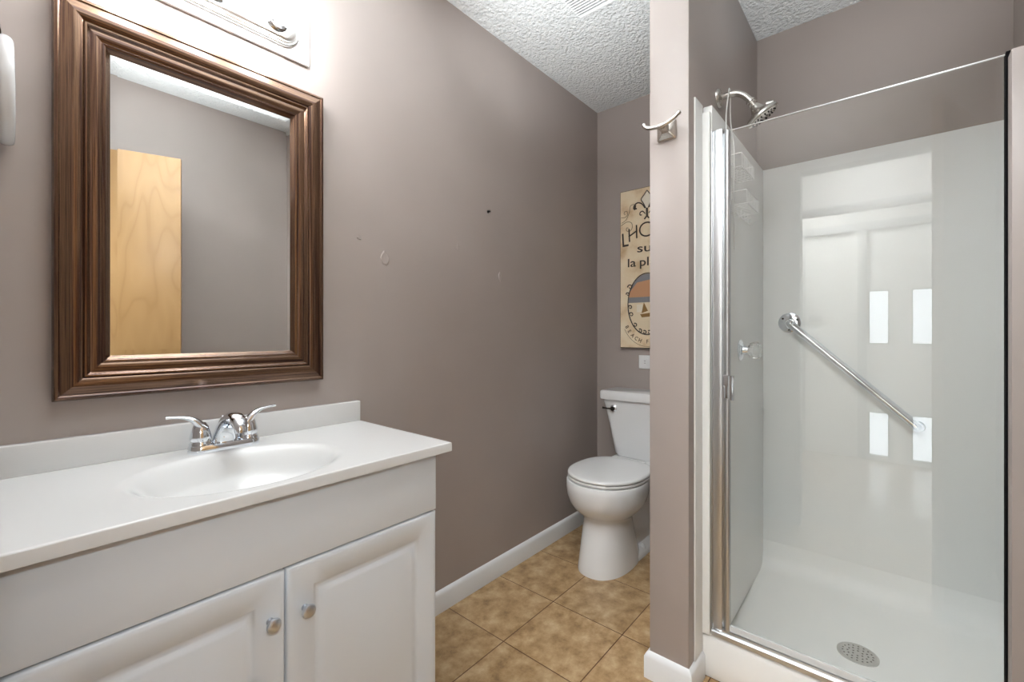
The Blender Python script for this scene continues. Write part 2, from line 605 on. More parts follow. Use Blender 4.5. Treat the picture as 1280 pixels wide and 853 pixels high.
# drain ring at the bottom of the bowl
bm = bmesh.new()
zb = topz(BX, BY)
lathe(bm, [(0.0, 0.002), (0.017, 0.002), (0.022, 0.0035), (0.024, 0.0)], (BX, BY, zb + 0.0005))
mk('drain', bm, M['chrome'], top)

# ------------------------------------------------------------------ faucet
FX, FY = 0.377, 1.272
fau = thing('faucet', 'polished chrome two-handle centerset faucet on the sink top', 'faucet', (FX, FY, ZC))
bm = bmesh.new()


def stad(hx, hy, z, n=10):
    out = []
    for k in range(n + 1):
        a = -PI/2 + PI*k/n
        out.append((FX + hx - hy + hy*math.cos(a), FY + hy*math.sin(a), z))
    for k in range(n + 1):
        a = PI/2 + PI*k/n
        out.append((FX - hx + hy + hy*math.cos(a), FY + hy*math.sin(a), z))
    return out


loft(bm, [stad(0.078, 0.0265, ZC), stad(0.079, 0.0275, ZC + 0.003), stad(0.078, 0.0265, ZC + 0.014), stad(0.075, 0.024, ZC + 0.019), stad(0.06, 0.016, ZC + 0.0205)])
mk('deck_plate', bm, M['chrome'], fau)
# spout: a hooded wedge that rises from the plate and reaches out over the bowl
bm = bmesh.new()
path = [(0.000, 0.016, 0.030, 0.020), (-0.002, 0.035, 0.026, 0.020), (-0.012, 0.056, 0.022, 0.0175), (-0.032, 0.074, 0.0195, 0.0155), (-0.058, 0.083, 0.0185, 0.015),
        (-0.082, 0.083, 0.018, 0.015), (-0.100, 0.076, 0.0165, 0.0145), (-0.110, 0.064, 0.0145, 0.0135), (-0.111, 0.055, 0.0125, 0.0125)]
rings = []
pp = [Vector((FX, FY + dy, ZC + dz)) for dy, dz, a, b in path]
for i, (dy, dz, a, b) in enumerate(path):
    d = (pp[min(i + 1, len(pp) - 1)] - pp[max(i - 1, 0)]).normalized()
    s = Vector((1, 0, 0)); u = s.cross(d).normalized()
    rings.append([pp[i] + s*(a*math.copysign(abs(math.cos(t))**0.8, math.cos(t))) + u*(b*math.copysign(abs(math.sin(t))**0.8, math.sin(t))) for t in [2*PI*k/24 for k in range(24)]])
loft(bm, rings)
mk('spout', bm, M['chrome'], fau, smooth=60)
bm = bmesh.new()
tube(bm, [(FX, FY + 0.018, ZC + 0.018), (FX, FY + 0.018, ZC + 0.070)], 0.0025, 10)
lathe(bm, [(0.0035, 0), (0.006, 0.004), (0.006, 0.008), (0.003, 0.012), (0, 0.0125)], (FX, FY + 0.018, ZC + 0.068))
mk('lift_rod', bm, M['chrome'], fau)
for sx in (-1, 1):
    hx = FX + sx*0.052
    bm = bmesh.new()
    lathe(bm, [(0.0235, 0.017), (0.0238, 0.023), (0.021, 0.026), (0.0205, 0.030), (0.0225, 0.033), (0.022, 0.040), (0.0195, 0.052), (0.0155, 0.064), (0.0105, 0.072), (0, 0.075)], (hx, FY, ZC), n=32)
    pts = spline([(hx - sx*0.006, FY - 0.004, ZC + 0.056), (hx + sx*0.010, FY - 0.003, ZC + 0.076), (hx + sx*0.026, FY + 0.001, ZC + 0.086), (hx + sx*0.046, FY + 0.004, ZC + 0.0905), (hx + sx*0.068, FY + 0.006, ZC + 0.092)], 5)
    n = len(pts)
    tube(bm, pts, [0.0135 - 0.0055*min(1, i/n*1.3) for i in range(n)], 14, [(1.0, 0.9 - 0.45*min(1, i/n*1.6)) for i in range(n)])
    mk('handle', bm, M['chrome'], fau, smooth=60)

# ------------------------------------------------------------------ mirror
mir = thing('wall_mirror', 'rectangular mirror in a wide dark bronze-brown moulded frame', 'mirror', (0.367, YL, 0.96))
MX0, MX1, MZ0, MZ1 = 0.078, 0.6605, 0.9585, 1.829
prof = [(0, 0.0005), (0, 0.022), (0.003, 0.0275), (0.008, 0.0285), (0.011, 0.026), (0.016, 0.027), (0.026, 0.0305), (0.036, 0.0305), (0.044, 0.0275), (0.047, 0.025),
        (0.0495, 0.0275), (0.0525, 0.0275), (0.0550, 0.024), (0.058, 0.0205), (0.066, 0.0215), (0.073, 0.0195), (0.077, 0.017), (0.0795, 0.0185), (0.0835, 0.0175), (0.087, 0.0125), (0.092, 0.0075), (0.094, 0.0025)]
corners = [((MX0, MZ0), (1, 1)), ((MX1, MZ0), (-1, 1)), ((MX1, MZ1), (-1, -1)), ((MX0, MZ1), (1, -1))]
for k in range(4):
    bm = bmesh.new()
    rings = []
    for (cx, cz), (dx, dz) in (corners[k], corners[(k + 1) % 4]):
        rings.append([(cx + dx*t, YL - h, cz + dz*t) for t, h in prof])
    loft(bm, rings)
    mk('frame_rail', bm, M['frame_h'] if k % 2 == 0 else M['frame_v'], mir, smooth=40)
bm = bmesh.new()
i0, bw = 0.092, 0.013
gy = YL - 0.0055
r0 = [(MX0 + i0, gy + 0.0004, MZ0 + i0), (MX1 - i0, gy + 0.0004, MZ0 + i0), (MX1 - i0, gy + 0.0004, MZ1 - i0), (MX0 + i0, gy + 0.0004, MZ1 - i0)]
ii = i0 + bw
r1 = [(MX0 + ii, gy, MZ0 + ii), (MX1 - ii, gy, MZ0 + ii), (MX1 - ii, gy, MZ1 - ii), (MX0 + ii, gy, MZ1 - ii)]
rb = [(x, YL - 0.001, z) for x, y, z in r0]
loft(bm, [rb, r0, r1])
mk('mirror_glass', bm, M['mirror'], mir, smooth=0)

# ------------------------------------------------------------------ vanity light
vl = thing('vanity_light', 'chrome bath bar light with round bulbs on a white plate above the mirror', 'wall light', (0.367, YL, 1.913))
LX0, LX1, LZ0, LZ1 = 0.112, 0.622, 1.9135, 2.0565
mk('back_plate', B((LX0, YL - 0.010, LZ0), (LX1, YL - 0.0005, LZ1), 0.001), M['white_metal'], vl)
bm = bmesh.new()
rings = []
zc_ = 1.985
for off, d in ((0, 0.0095), (0, 0.020), (0.003, 0.0225), (0.006, 0.0225), (0.008, 0.0265), (0.012, 0.0275), (0.016, 0.0335), (0.022, 0.036), (0.03, 0.0365)):
    rings.append([(x, YL - d, z) for x, z in rrect(0.146 + off, 0.588 - off, zc_ - 0.0485 + off, zc_ + 0.0485 - off, 0.0475 - off, 8)])
loft(bm, rings)
mk('chrome_bar', bm, M['satin'], vl, smooth=30)
bulbs = (0.217, 0.367, 0.517)
for bx in bulbs:
    bm = bmesh.new()
    lathe(bm, [(0.030, 0.036), (0.030, 0.040), (0.025, 0.043), (0.0225, 0.047), (0.0225, 0.062), (0.019, 0.064), (0.0, 0.064)], (bx, YL, zc_), (0, -1, 0), 28)
    sk = mk('socket', bm, M['chrome'], vl)
    bm = bmesh.new()
    pr = [(0.0, 0.060), (0.013, 0.060), (0.0135, 0.066), (0.016, 0.071)]
    R = 0.0465
    for k in range(1, 13):
        a = -PI/2 + math.radians(21) + (PI - math.radians(21))*k/12
        pr.append((R*math.cos(a), 0.0725 + 0.0434 + R*math.sin(a)))
    lathe(bm, pr, (bx, YL, zc_), (0, -1, 0), 28)
    mk('bulb', bm, M['bulb'], vl, smooth=80, label='round lit bulb')

# ------------------------------------------------------------------ towel ring on the entrance wall, at the left edge of the view
tw = thing('towel_ring', 'clear and chrome towel ring at the left edge above the vanity', 'towel ring', (0.0, 1.285, 1.67))
bm = bmesh.new()
lathe(bm, [(0.022, -0.0018), (0.022, 0.004), (0.016, 0.008), (0.0, 0.009)], (0, 1.285, 1.672), (1, 0, 0), 24)
mk('wall_plate', bm, M['chrome'], tw)
bm = bmesh.new()
pts = [(0.0125 + 0.001*(1 - math.cos(a)), 1.285 + 0.075*math.sin(a), 1.5645 + 0.0925*math.cos(a)) for a in [2*PI*k/40 for k in range(41)]]
tube(bm, pts, 0.0112, 16, [(1, 1 - 0.3*(1 - math.cos(2*PI*k/40))*0.5) for k in range(41)])
mk('ring', bm, M['frosted'], tw, smooth=80)

# ------------------------------------------------------------------ toilet
TYC = 1.03
to = thing('toilet', 'white two-piece toilet with its lid closed in the far corner', 'toilet', (2.0, TYC, 0))
bm = bmesh.new()
# front column and bowl (z, x front, x back, half width)
R_ = [(0.0, 1.735, 2.13, 0.118, 2.3), (0.012, 1.735, 2.13, 0.118, 2.3), (0.05, 1.742, 2.12, 0.114, 2.3), (0.12, 1.757, 2.09, 0.107, 2.3), (0.19, 1.775, 2.06, 0.1025, 2.3), (0.222, 1.786, 2.05, 0.102, 2.3),
      (0.238, 1.783, 2.06, 0.108, 2.25), (0.256, 1.762, 2.08, 0.127, 2.2), (0.28, 1.733, 2.10, 0.150, 2.15), (0.31, 1.712, 2.12, 0.169, 2.15), (0.345, 1.701, 2.13, 0.180, 2.15), (0.38, 1.698, 2.14, 0.184, 2.15), (0.4085, 1.700, 2.14, 0.183, 2.15), (0.413, 1.703, 2.14, 0.180, 2.15)]
loft(bm, [sup((a + b)/2, TYC, (b - a)/2, hw, z, 56, e) for z, a, b, hw, e in R_])
# rear body carrying the tank, narrower, with a spreading foot
R2 = [(0.0, 1.90, 2.335, 0.112), (0.022, 1.90, 2.335, 0.112), (0.034, 1.90, 2.33, 0.102), (0.05, 1.92, 2.325, 0.078), (0.16, 1.93, 2.32, 0.070), (0.25, 1.93, 2.33, 0.072), (0.32, 1.93, 2.34, 0.090), (0.375, 1.93, 2.355, 0.115), (0.412, 1.93, 2.36, 0.125), (0.4275, 1.95, 2.36, 0.122)]
loft(bm, [sup((a + b)/2, TYC, (b - a)/2, hw, z, 48, 4.0) for z, a, b, hw in R2])
mk('bowl', bm, M['porcelain'], to, smooth=50)


def seatring(z, gx=0.0):
    out = []
    for k in range(64):
        t = 2*PI*k/64
        c, s = math.cos(t), math.sin(t)
        a = 0.218 - gx
        e = 2.15 if c < 0 else 2.7
        out.append((1.928 + a*math.copysign(abs(c)**(2/e), c), TYC + (0.183 - gx)*math.copysign(abs(s)**(2/e), s), z))
    return out


bm = bmesh.new()
loft(bm, [seatring(0.4172, 0.06), seatring(0.4172, 0.0012), seatring(0.4185, 0.0), seatring(0.427, 0.0), seatring(0.4285, 0.0012), seatring(0.4285, 0.06)])
mk('seat', bm, M['plastic'], to, smooth=50)
bm = bmesh.new()
loft(bm, [seatring(0.4330, 0.06), seatring(0.4330, 0.001), seatring(0.4342, 0.0), seatring(0.438, 0.0), seatring(0.4425, 0.0015), seatring(0.4455, 0.006), seatring(0.447, 0.016), seatring(0.448, 0.06), seatring(0.448, 0.14)])
mk('lid', bm, M['plastic'], to, smooth=50)
for yy in (TYC - 0.075, TYC + 0.075):
    mk('hinge', B((2.118, yy - 0.016, 0.4275), (2.15, yy + 0.016, 0.447), 0.005, 3), M['plastic'], to)
for yy, zz in ((TYC - 0.075, 0.4135), (TYC - 0.075, 0.4288)):
    mk('seat_bumper', B((1.735, yy - 0.008, zz), (1.80, yy + 0.008, zz + 0.004), 0.001), M['plastic'], to)
bm = bmesh.new()
TK = [(0.430, 2.215, 2.345, 0.112), (0.445, 2.210, 2.352, 0.124), (0.50, 2.205, 2.355, 0.134), (0.57, 2.199, 2.358, 0.146), (0.64, 2.193, 2.36, 0.160), (0.69, 2.190, 2.362, 0.172), (0.722, 2.188, 2.363, 0.182), (0.735, 2.187, 2.363, 0.184)]
rings = []
for z, a, b, hw in TK:
    rings.append([(x, y, z) for x, y in rrect(a, b, TYC - hw, TYC + hw, 0.028, 6)])
loft(bm, rings)
mk('tank', bm, M['porcelain'], to, smooth=40)
bm = bmesh.new()
rings = []
for z, o in ((0.7365, -0.004), (0.738, 0.0), (0.745, 0.002), (0.775, 0.002), (0.782, -0.001), (0.785, -0.008)):
    rings.append([(x, y, z) for x, y in rrect(2.176 - o, 2.372 + o, TYC - 0.195 - o, TYC + 0.195 + o, 0.022, 6)])
loft(bm, rings)
mk('tank_lid', bm, M['porcelain'], to, smooth=40)
bm = bmesh.new()
lathe(bm, [(0.019, 0.0), (0.019, 0.005), (0.014, 0.009), (0.0, 0.010)], (2.192, 1.143, 0.690), (-1, 0, 0), 24)
fh_ = mk('flush_handle', bm, M['chrome'], to, label='round flush handle boss')
bm = bmesh.new()
lathe(bm, [(0.0105, 0.009), (0.0125, 0.013), (0.012, 0.020), (0.009, 0.024), (0, 0.025)], (2.192, 1.143, 0.690), (-1, 0, 0), 20)
tube(bm, [(2.172, 1.143, 0.690), (2.168, 1.170, 0.690), (2.166, 1.197, 0.692)], [0.0055, 0.0042, 0.0058], 10)
mk('lever', bm, M['bronze_dark'], fh_)
bm = bmesh.new()
lathe(bm, [(0.016, 0.0), (0.016, 0.010), (0.013, 0.022), (0.007, 0.030), (0.0, 0.032)], (2.10, TYC - 0.092, 0.022), (0, 0, 1), 20)
mk('bolt_cap', bm, M['plastic'], to)
# cold-water stop and braided supply behind the bowl
bm = bmesh.new()
tube(bm, spline([(2.30, TYC + 0.10, 0.44), (2.31, TYC + 0.13, 0.36), (2.345, TYC + 0.16, 0.24), (2.345, TYC + 0.15, 0.17)], 6), 0.006, 10)
lathe(bm, [(0.02, 0.0), (0.018, 0.006), (0.008, 0.010), (0.008, 0.05), (0, 0.052)], (XB - 0.0, TYC + 0.15, 0.16), (-1, 0, 0), 18)
mk('supply_line', bm, M['chrome'], to)

# ------------------------------------------------------------------ the sign over the toilet
SX = XB - 0.022
sg = thing('wall_sign', 'tall parchment-coloured beach hotel sign with black edges above the toilet', 'wall sign', (XB, 1.03, 1.015))
SY0, SY1, SZ0, SZ1 = 0.868, 1.1905, 1.0155, 1.917
mk('panel', B((SX, SY0, SZ0), (XB - 0.006, SY1, SZ1), 0.001), M['black_edge'], sg)
mk('print', B((SX - 0.001, SY0 + 0.0025, SZ0 + 0.0025), (SX + 0.001, SY1 - 0.0025, SZ1 - 0.0025)), M['parchment'], sg, smooth=0)
FXp = SX - 0.001            # front plane of the print


def text(name, body, y, z, size, mat, rot=0.0, align='LEFT', shear=0.0, sx=1.0, depth=0.0006):
    """lettering standing on the print; y is where the text starts (it runs towards -y)"""
    cu = bpy.data.curves.new(name, 'FONT')
    cu.body = body; cu.size = size; cu.align_x = align; cu.extrude = depth; cu.shear = shear; cu.resolution_u = 3
    cu.offset = 0.0006
    o = bpy.data.objects.new(name, cu)
    COL.objects.link(o)
    dg = bpy.context.evaluated_depsgraph_get()
    me = bpy.data.meshes.new_from_object(o.evaluated_get(dg))
    bpy.data.objects.remove(o); bpy.data.curves.remove(cu)
    me.name = name
    c, s = math.cos(rot), math.sin(rot)
    bm = bmesh.new(); bm.from_mesh(me); bpy.data.meshes.remove(me)
    for v in bm.verts:
        X, Y, Z = v.co.x*sx, v.co.y, v.co.z
        X, Y = X*c - Y*s, X*s + Y*c
        v.co = Vector((FXp - 0.0004 - Z, y - X, z + Y))
    return mk(name, bm, mat, sg, smooth=0)


def stroke(bm, pts, r, n=6, k=8):
    pts = [(FXp - 0.0002, y, z) for y, z in pts]
    p = spline(pts, k)
    if not hasattr(r, '__len__'):
        rr = [r]*len(p)
    else:
        rr = [r[0] + (r[1] - r[0])*i/(len(p) - 1) for i in range(len(p))]
    tube(bm, p, rr, n, [(1, 0.5)]*len(p) if False else None)


def plate(bm, poly, d):
    prism(bm, poly, FXp - d, FXp - 0.0001, 'yz')


text('lettering', 'L', 1.181, 1.597, 0.112, M['ink'], 0.06, sx=0.8)
# hand-drawn capitals: H, O with a circumflex, T, E, L


def letter(strokes, r=0.0042):
    bm = bmesh.new()
    for q in strokes:
        stroke(bm, q, r, 6, 3)
    return mk('lettering', bm, M['ink'], sg)


letter([[(1.1355, 1.696), (1.1325, 1.622)], [(1.0905, 1.712), (1.0885, 1.637)], [(1.137, 1.652), (1.086, 1.680)]])
letter([[(1.030 + 0.041*math.cos(a), 1.680 + 0.038*math.sin(a)) for a in [2*PI*k/16 for k in range(17)]], [(1.043, 1.737), (1.029, 1.752), (1.016, 1.740)]])
letter([[(1.000, 1.716), (0.955, 1.728)], [(0.978, 1.720), (0.976, 1.650)]])
letter([[(0.905, 1.735), (0.940, 1.728), (0.938, 1.652), (0.905, 1.660)], [(0.9385, 1.692), (0.912, 1.698)]])
letter([[(0.888, 1.728), (0.886, 1.655), (0.872, 1.660)]])
text('lettering', 'sur', 1.0885, 1.556, 0.068, M['ink'], 0.0, sx=1.5)
text('lettering', 'la', 1.147, 1.478, 0.068, M['ink'], 0.0, sx=1.24)
text('lettering', 'plage', 1.074, 1.478, 0.068, M['ink'], 0.0, sx=1.24)
# fleur-de-lis
bm = bmesh.new()
cy = 1.028
plate(bm, [(cy, 1.895), (cy + 0.016, 1.872), (cy + 0.033, 1.852), (cy + 0.020, 1.826), (cy + 0.008, 1.800), (cy - 0.008, 1.800), (cy - 0.020, 1.826), (cy - 0.033, 1.852), (cy - 0.016, 1.872)], 0.0006)
mk('fleur_de_lis', bm, M['cream_ink'], sg, smooth=0)
bm = bmesh.new()
stroke(bm, [(cy, 1.897), (cy + 0.017, 1.874), (cy + 0.034, 1.852), (cy + 0.020, 1.826), (cy + 0.007, 1.798)], 0.0028, 6, 4)
stroke(bm, [(cy, 1.897), (cy - 0.017, 1.874), (cy - 0.034, 1.852), (cy - 0.020, 1.826), (cy - 0.007, 1.798)], 0.0028, 6, 4)
for s in (1, -1):
    stroke(bm, [(cy + s*0.012, 1.800), (cy + s*0.030, 1.826), (cy + s*0.055, 1.836), (cy + s*0.074, 1.824), (cy + s*0.073, 1.806), (cy + s*0.060, 1.804)], (0.0035, 0.0045))
    stroke(bm, [(cy + s*0.010, 1.768), (cy + s*0.026, 1.784), (cy + s*0.040, 1.778), (cy + s*0.040, 1.765), (cy + s*0.030, 1.764)], 0.003)
    plate(bm, [(cy + s*0.064, 1.826), (cy + s*0.080, 1.824), (cy + s*0.083, 1.808), (cy + s*0.074, 1.796), (cy + s*0.066, 1.804)], 0.0007)
stroke(bm, [(cy, 1.798), (cy, 1.752)], 0.006, 6, 3)
mk('fleur_de_lis', bm, M['ink'], sg)
# scrolling tendrils
for s in (1, -1):
    bm = bmesh.new()
    stroke(bm, [(cy + s*0.075, 1.832), (cy + s*0.098, 1.826), (cy + s*0.106, 1.790), (cy + s*0.125, 1.752), (cy + s*0.152, 1.736)], 0.0014)
    stroke(bm, [(cy + s*0.156, 1.768), (cy + s*0.135, 1.766), (cy + s*0.118, 1.776), (cy + s*0.118, 1.797), (cy + s*0.133, 1.800), (cy + s*0.138, 1.788), (cy + s*0.130, 1.782)], 0.0014)
    stroke(bm, [(cy + s*0.156, 1.722), (cy + s*0.120, 1.738), (cy + s*0.092, 1.728), (cy + s*0.088, 1.700), (cy + s*0.104, 1.682), (cy + s*0.122, 1.688), (cy + s*0.122, 1.704), (cy + s*0.110, 1.702)], 0.0016)
    mk('flourish', bm, M['ink_soft'], sg)
# arched seaside picture with its scrolled border
AY, AZ, AA, AB = 1.028, 1.263, 0.112, 0.168


def arch(sc, n=40):
    return [(AY + AA*sc*math.cos(2*PI*k/n), AZ + AB*sc*math.sin(2*PI*k/n)) for k in range(n)]


def clip(poly, z0, z1):
    out = [(y, min(max(z, z0), z1)) for y, z in poly]
    res = []
    for q in out:
        if not res or (abs(q[0] - res[-1][0]) + abs(q[1] - res[-1][1])) > 1e-6:
            res.append(q)
    return res


bm = bmesh.new(); plate(bm, arch(1.0), 0.0003); mk('picture_sky', bm, M['sky_ink'], sg, smooth=0)


def chord(z0, z1, n=12):
    """the slice of the oval between two heights"""
    L, Rr = [], []
    for k in range(n + 1):
        z = z0 + (z1 - z0)*k/n
        q = max(0.0, 1 - ((z - AZ)/AB)**2)
        L.append((AY + AA*0.985*math.sqrt(q), z)); Rr.append((AY - AA*0.985*math.sqrt(q), z))
    return L + Rr[::-1]


bm = bmesh.new(); plate(bm, chord(AZ - AB*0.99, 1.272), 0.0005); mk('picture_sand', bm, M['sand_ink'], sg, smooth=0)
bm = bmesh.new(); plate(bm, [(AY + 0.108, 1.303), (AY + 0.100, 1.338), (AY + 0.058, 1.386), (AY - 0.02, 1.398), (AY - 0.08, 1.366), (AY - 0.108, 1.303)], 0.0006); mk('picture_roof', bm, M['roof_ink'], sg, smooth=0)
bm = bmesh.new(); plate(bm, [(1.088, 1.218), (1.088, 1.262), (1.054, 1.262), (1.054, 1.218)], 0.0008); mk('picture_hut', bm, M['cream_ink'], sg, smooth=0)
bm = bmesh.new()
plate(bm, [(1.046, 1.272), (1.060, 1.212), (1.022, 1.224)], 0.0010)
plate(bm, [(1.068, 1.206), (1.058, 1.188), (1.012, 1.192), (1.004, 1.214)], 0.0010)
mk('picture_boat', bm, M['sail_ink'], sg, smooth=0)
bm = bmesh.new()
stroke(bm, arch(1.02, 24) + arch(1.02, 24)[:1], 0.0028)
for s in (1, -1):
    for z, r0, q in ((1.362, 0.016, 1.0), (1.247, 0.013, 0.0), (1.205, 0.014, 0.0), (1.322, 0.011, 1.0)):
        yy = AY + s*(AA*math.sqrt(max(0.05, 1 - ((z - AZ)/AB)**2)) + (0.010 if q else -0.012))
        stroke(bm, [(yy + r0*(1 - 0.09*k)*math.cos(k*0.8), z + r0*(1 - 0.09*k)*math.sin(k*0.8)) for k in range(9)], (0.0036, 0.0022))
    for yy, z in ((0.070, 1.145), (0.040, 1.112), (0.014, 1.104)):
        stroke(bm, [(AY + s*yy + 0.012*(1 - 0.09*k)*math.cos(k*0.8 + 1), z + 0.012*(1 - 0.09*k)*math.sin(k*0.8 + 1)) for k in range(9)], (0.0034, 0.002))
mk('picture_border', bm, M['ink'], sg)
# ribbon and curved wording under the picture
for i, ch in enumerate('BEACH FRIENDS'):
    a = math.radians(213 + i*9.6)
    ry, rz = AY + 0.150*-math.cos(a), AZ - 0.012 + 0.208*math.sin(a)
    if ch != ' ':
        text('lettering', ch, ry + 0.006, rz, 0.030, M['ink_soft'], a - 1.5*PI if False else math.atan2(0.208*math.cos(a), -0.150*math.sin(a))*1.0, sx=0.9, depth=0.0004)
bm = bmesh.new()
stroke(bm, [(AY + 0.150*1.06*-math.cos(math.radians(t)), AZ - 0.030 + 0.208*1.0*math.sin(math.radians(t))) for t in range(212, 330, 8)], 0.0011)
mk('ribbon', bm, M['ink_soft'], sg)

# ------------------------------------------------------------------ small plate on the back wall
op = thing('outlet_plate', 'small white outlet plate on the wall above the toilet tank', 'outlet', (XB, 1.035, 0.937))
bm = bmesh.new()
rings = [[(XB - d, y, z) for y, z in rrect(0.9705 + o, 1.0855 - o, 0.8975 + o, 0.9750 - o, 0.004, 4)] for o, d in ((0, 0.0003), (0, 0.003), (0.002, 0.0055), (0.004, 0.006))]
loft(bm, rings)
mk('cover_plate', bm, M['plastic'], op, smooth=40)
for yy in (1.0485, 1.0075):
    bm = bmesh.new()
    prism(bm, rrect(yy - 0.014, yy + 0.014, 0.937 - 0.0165, 0.937 + 0.0165, 0.008, 4), XB - 0.0085, XB - 0.0058, 'yz')
    rc = mk('socket', bm, M['plastic'], op)
    bm = bmesh.new()
    for dz in (-0.006, 0.006):
        box(bm, (XB - 0.0087, yy - 0.006, 0.937 + dz - 0.001), (XB - 0.0083, yy + 0.003, 0.937 + dz + 0.001))
    mk('slot', bm, M['dark'], rc, smooth=0)

# ------------------------------------------------------------------ robe hook on the partition end
rh = thing('robe_hook', 'brushed nickel double robe hook on the end of the partition wall', 'robe hook', (XS, 0.53, 1.742))
bm = bmesh.new()
cy, cz = 0.5285, 1.733
rings = []
for h, d in ((0.030, 0.0003), (0.030, 0.006), (0.027, 0.010), (0.012, 0.018), (0.0105, 0.030), (0.010, 0.044)):
    e = 0.006 if d < 0.015 else 0.003
    rings.append([(XS - d, y, z) for y, z in rrect(cy - h, cy + h, cz - h, cz + h, e, 4)])
loft(bm, rings)
mk('base', bm, M['nickel'], rh, smooth=40)
bm = bmesh.new()
xh = XS - 0.050
pts = spline([(xh + 0.004, 0.476, 1.756), (xh, 0.488, 1.745), (xh - 0.001, 0.508, 1.735), (xh - 0.001, 0.530, 1.731), (xh - 0.001, 0.556, 1.733), (xh, 0.576, 1.740), (xh + 0.004, 0.584, 1.751)], 6)
n = len(pts)
tube(bm, pts, [0.0062 + 0.0012*(1 if i in (0, n - 1) else 0) for i in range(n)], 14)
for q in (pts[0], pts[-1]):
    bmesh.ops.create_uvsphere(bm, u_segments=14, v_segments=10, radius=0.0072, matrix=Matrix.Translation(q))
mk('double_hook', bm, M['nickel'], rh, smooth=80)

# ------------------------------------------------------------------ ceiling vent
cv = thing('ceiling_vent', 'white slatted exhaust fan grille on the ceiling', 'vent', (1.47, 0.86, H))
GX0, GX1, GY0, GY1 = 1.345, 1.606, 0.735, 0.992
mk('backing', B((GX0 + 0.008, GY0 + 0.008, H - 0.006), (GX1 - 0.008, GY1 - 0.008, H)), M['dark'], cv, smooth=0, label='black sheet standing for the shade behind the slats')  # black sheet painted as the shade between the slats
bm = bmesh.new()
for lo, hi in (((GX0, GY0), (GX1, GY0 + 0.008)), ((GX0, GY1 - 0.004), (GX1, GY1)), ((GX0, GY0), (GX0 + 0.010, GY1)), ((GX1 - 0.010, GY0), (GX1, GY1))):
    box(bm, (lo[0], lo[1], H - 0.014), (hi[0], hi[1], H), 0.002)
mk('rim', bm, M['white_metal'], cv)
ns = 17
for k in range(ns):
    x = GX0 + 0.017 + k*(GX1 - GX0 - 0.034)/(ns - 1)
    bm = bmesh.new()
    prism(bm, [(x - 0.0034, H - 0.0140), (x + 0.0022, H - 0.0155), (x + 0.0028, H - 0.013), (x - 0.0015, H - 0.008)], GY0 + 0.006, GY1 - 0.003, 'xz')
    mk('slat', bm, M['white_metal'], cv, smooth=0)

# ------------------------------------------------------------------ shower stall
ss = thing('shower_stall', 'white fiberglass shower stall with raised curb and drain', 'shower', (1.88, 0.06, 0))
ZT, ZP, CUR = 1.834, 0.055, 0.150
WL, WR, WB, XF = 0.432, -0.300, 2.245, 1.480      # inner faces, front
bm = bmesh.new()
# left panel lies on the partition, flange wrapping forward
box(bm, (1.407, 0.4565, 0.0845), (XF, Y2 - 0.0004, ZT), 0.002)
box(bm, (XF - 0.006, WL + 0.002, CUR - 0.01), (XF + 0.010, Y2 - 0.0006, ZT - 0.025), 0.004, 3)
box(bm, (XF + 0.012, WL, ZP + 0.002), (WB, Y2 - 0.0016, ZT), 0.004)
mk('side_panel', bm, M['fiberglass'], ss)
bm = bmesh.new()
box(bm, (XF + 0.012, YSR + 0.0016, ZP + 0.002), (WB, WR, ZT), 0.004)
box(bm, (XF - 0.006, YSR + 0.0004, CUR - 0.01), (XF + 0.010, WR + 0.004, ZT - 0.025), 0.004)
mk('side_panel', bm, M['fiberglass'], ss)
bm = bmesh.new()
box(bm, (WB, YSR + 0.001, ZP), (XSB - 0.0004, Y2 - 0.001, ZT), 0.005, 3)
mk('back_panel', bm, M['fiberglass'], ss)
# pan: floor, curb with rounded top, coved edges
bm = bmesh.new()
prof_ = [(XF + 0.008, 0.0005), (XF + 0.002, 0.02), (XF, 0.05), (XF, CUR - 0.03), (XF + 0.004, CUR - 0.012), (XF + 0.014, CUR - 0.002), (XF + 0.03, CUR), (XF + 0.075, CUR - 0.003), (XF + 0.088, CUR - 0.014), (XF + 0.096, CUR - 0.04),
         (XF + 0.104, ZP + 0.03), (XF + 0.125, ZP + 0.010), (XF + 0.16, ZP + 0.003), (1.82, ZP - 0.012), (WB - 0.06, ZP + 0.006), (WB - 0.025, ZP + 0.02), (WB - 0.004, ZP + 0.07), (WB, ZP + 0.12), (WB + 0.01, ZP + 0.12), (WB + 0.01, 0.0005)]
loft(bm, [[(x, y, z) for x, z in prof_] for y in (YSR + 0.0008, -0.2, 0.0, 0.2, Y2 - 0.0012)])
mk('shower_pan', bm, M['fiberglass'], ss, smooth=50)
bm = bmesh.new()
DX_, DY_ = 1.845, 0.080
lathe(bm, [(0.056, -0.003), (0.056, 0.002), (0.050, 0.004), (0.046, 0.0025), (0.0, 0.0025)], (DX_, DY_, ZP - 0.010), (0, 0, 1), 40)
dr = mk('drain', bm, M['drain'], ss)
bm = bmesh.new()
for rr, nn in ((0.014, 6), (0.027, 12), (0.040, 18)):
    for k in range(nn):
        a = 2*PI*k/nn
        lathe(bm, [(0.0026, 0.0), (0.0026, 0.0004), (0, 0.0004)], (DX_ + rr*math.cos(a), DY_ + rr*math.sin(a), ZP - 0.0074), (0, 0, 1), 10)
mk('drain_holes', bm, M['hole'], dr, smooth=0)

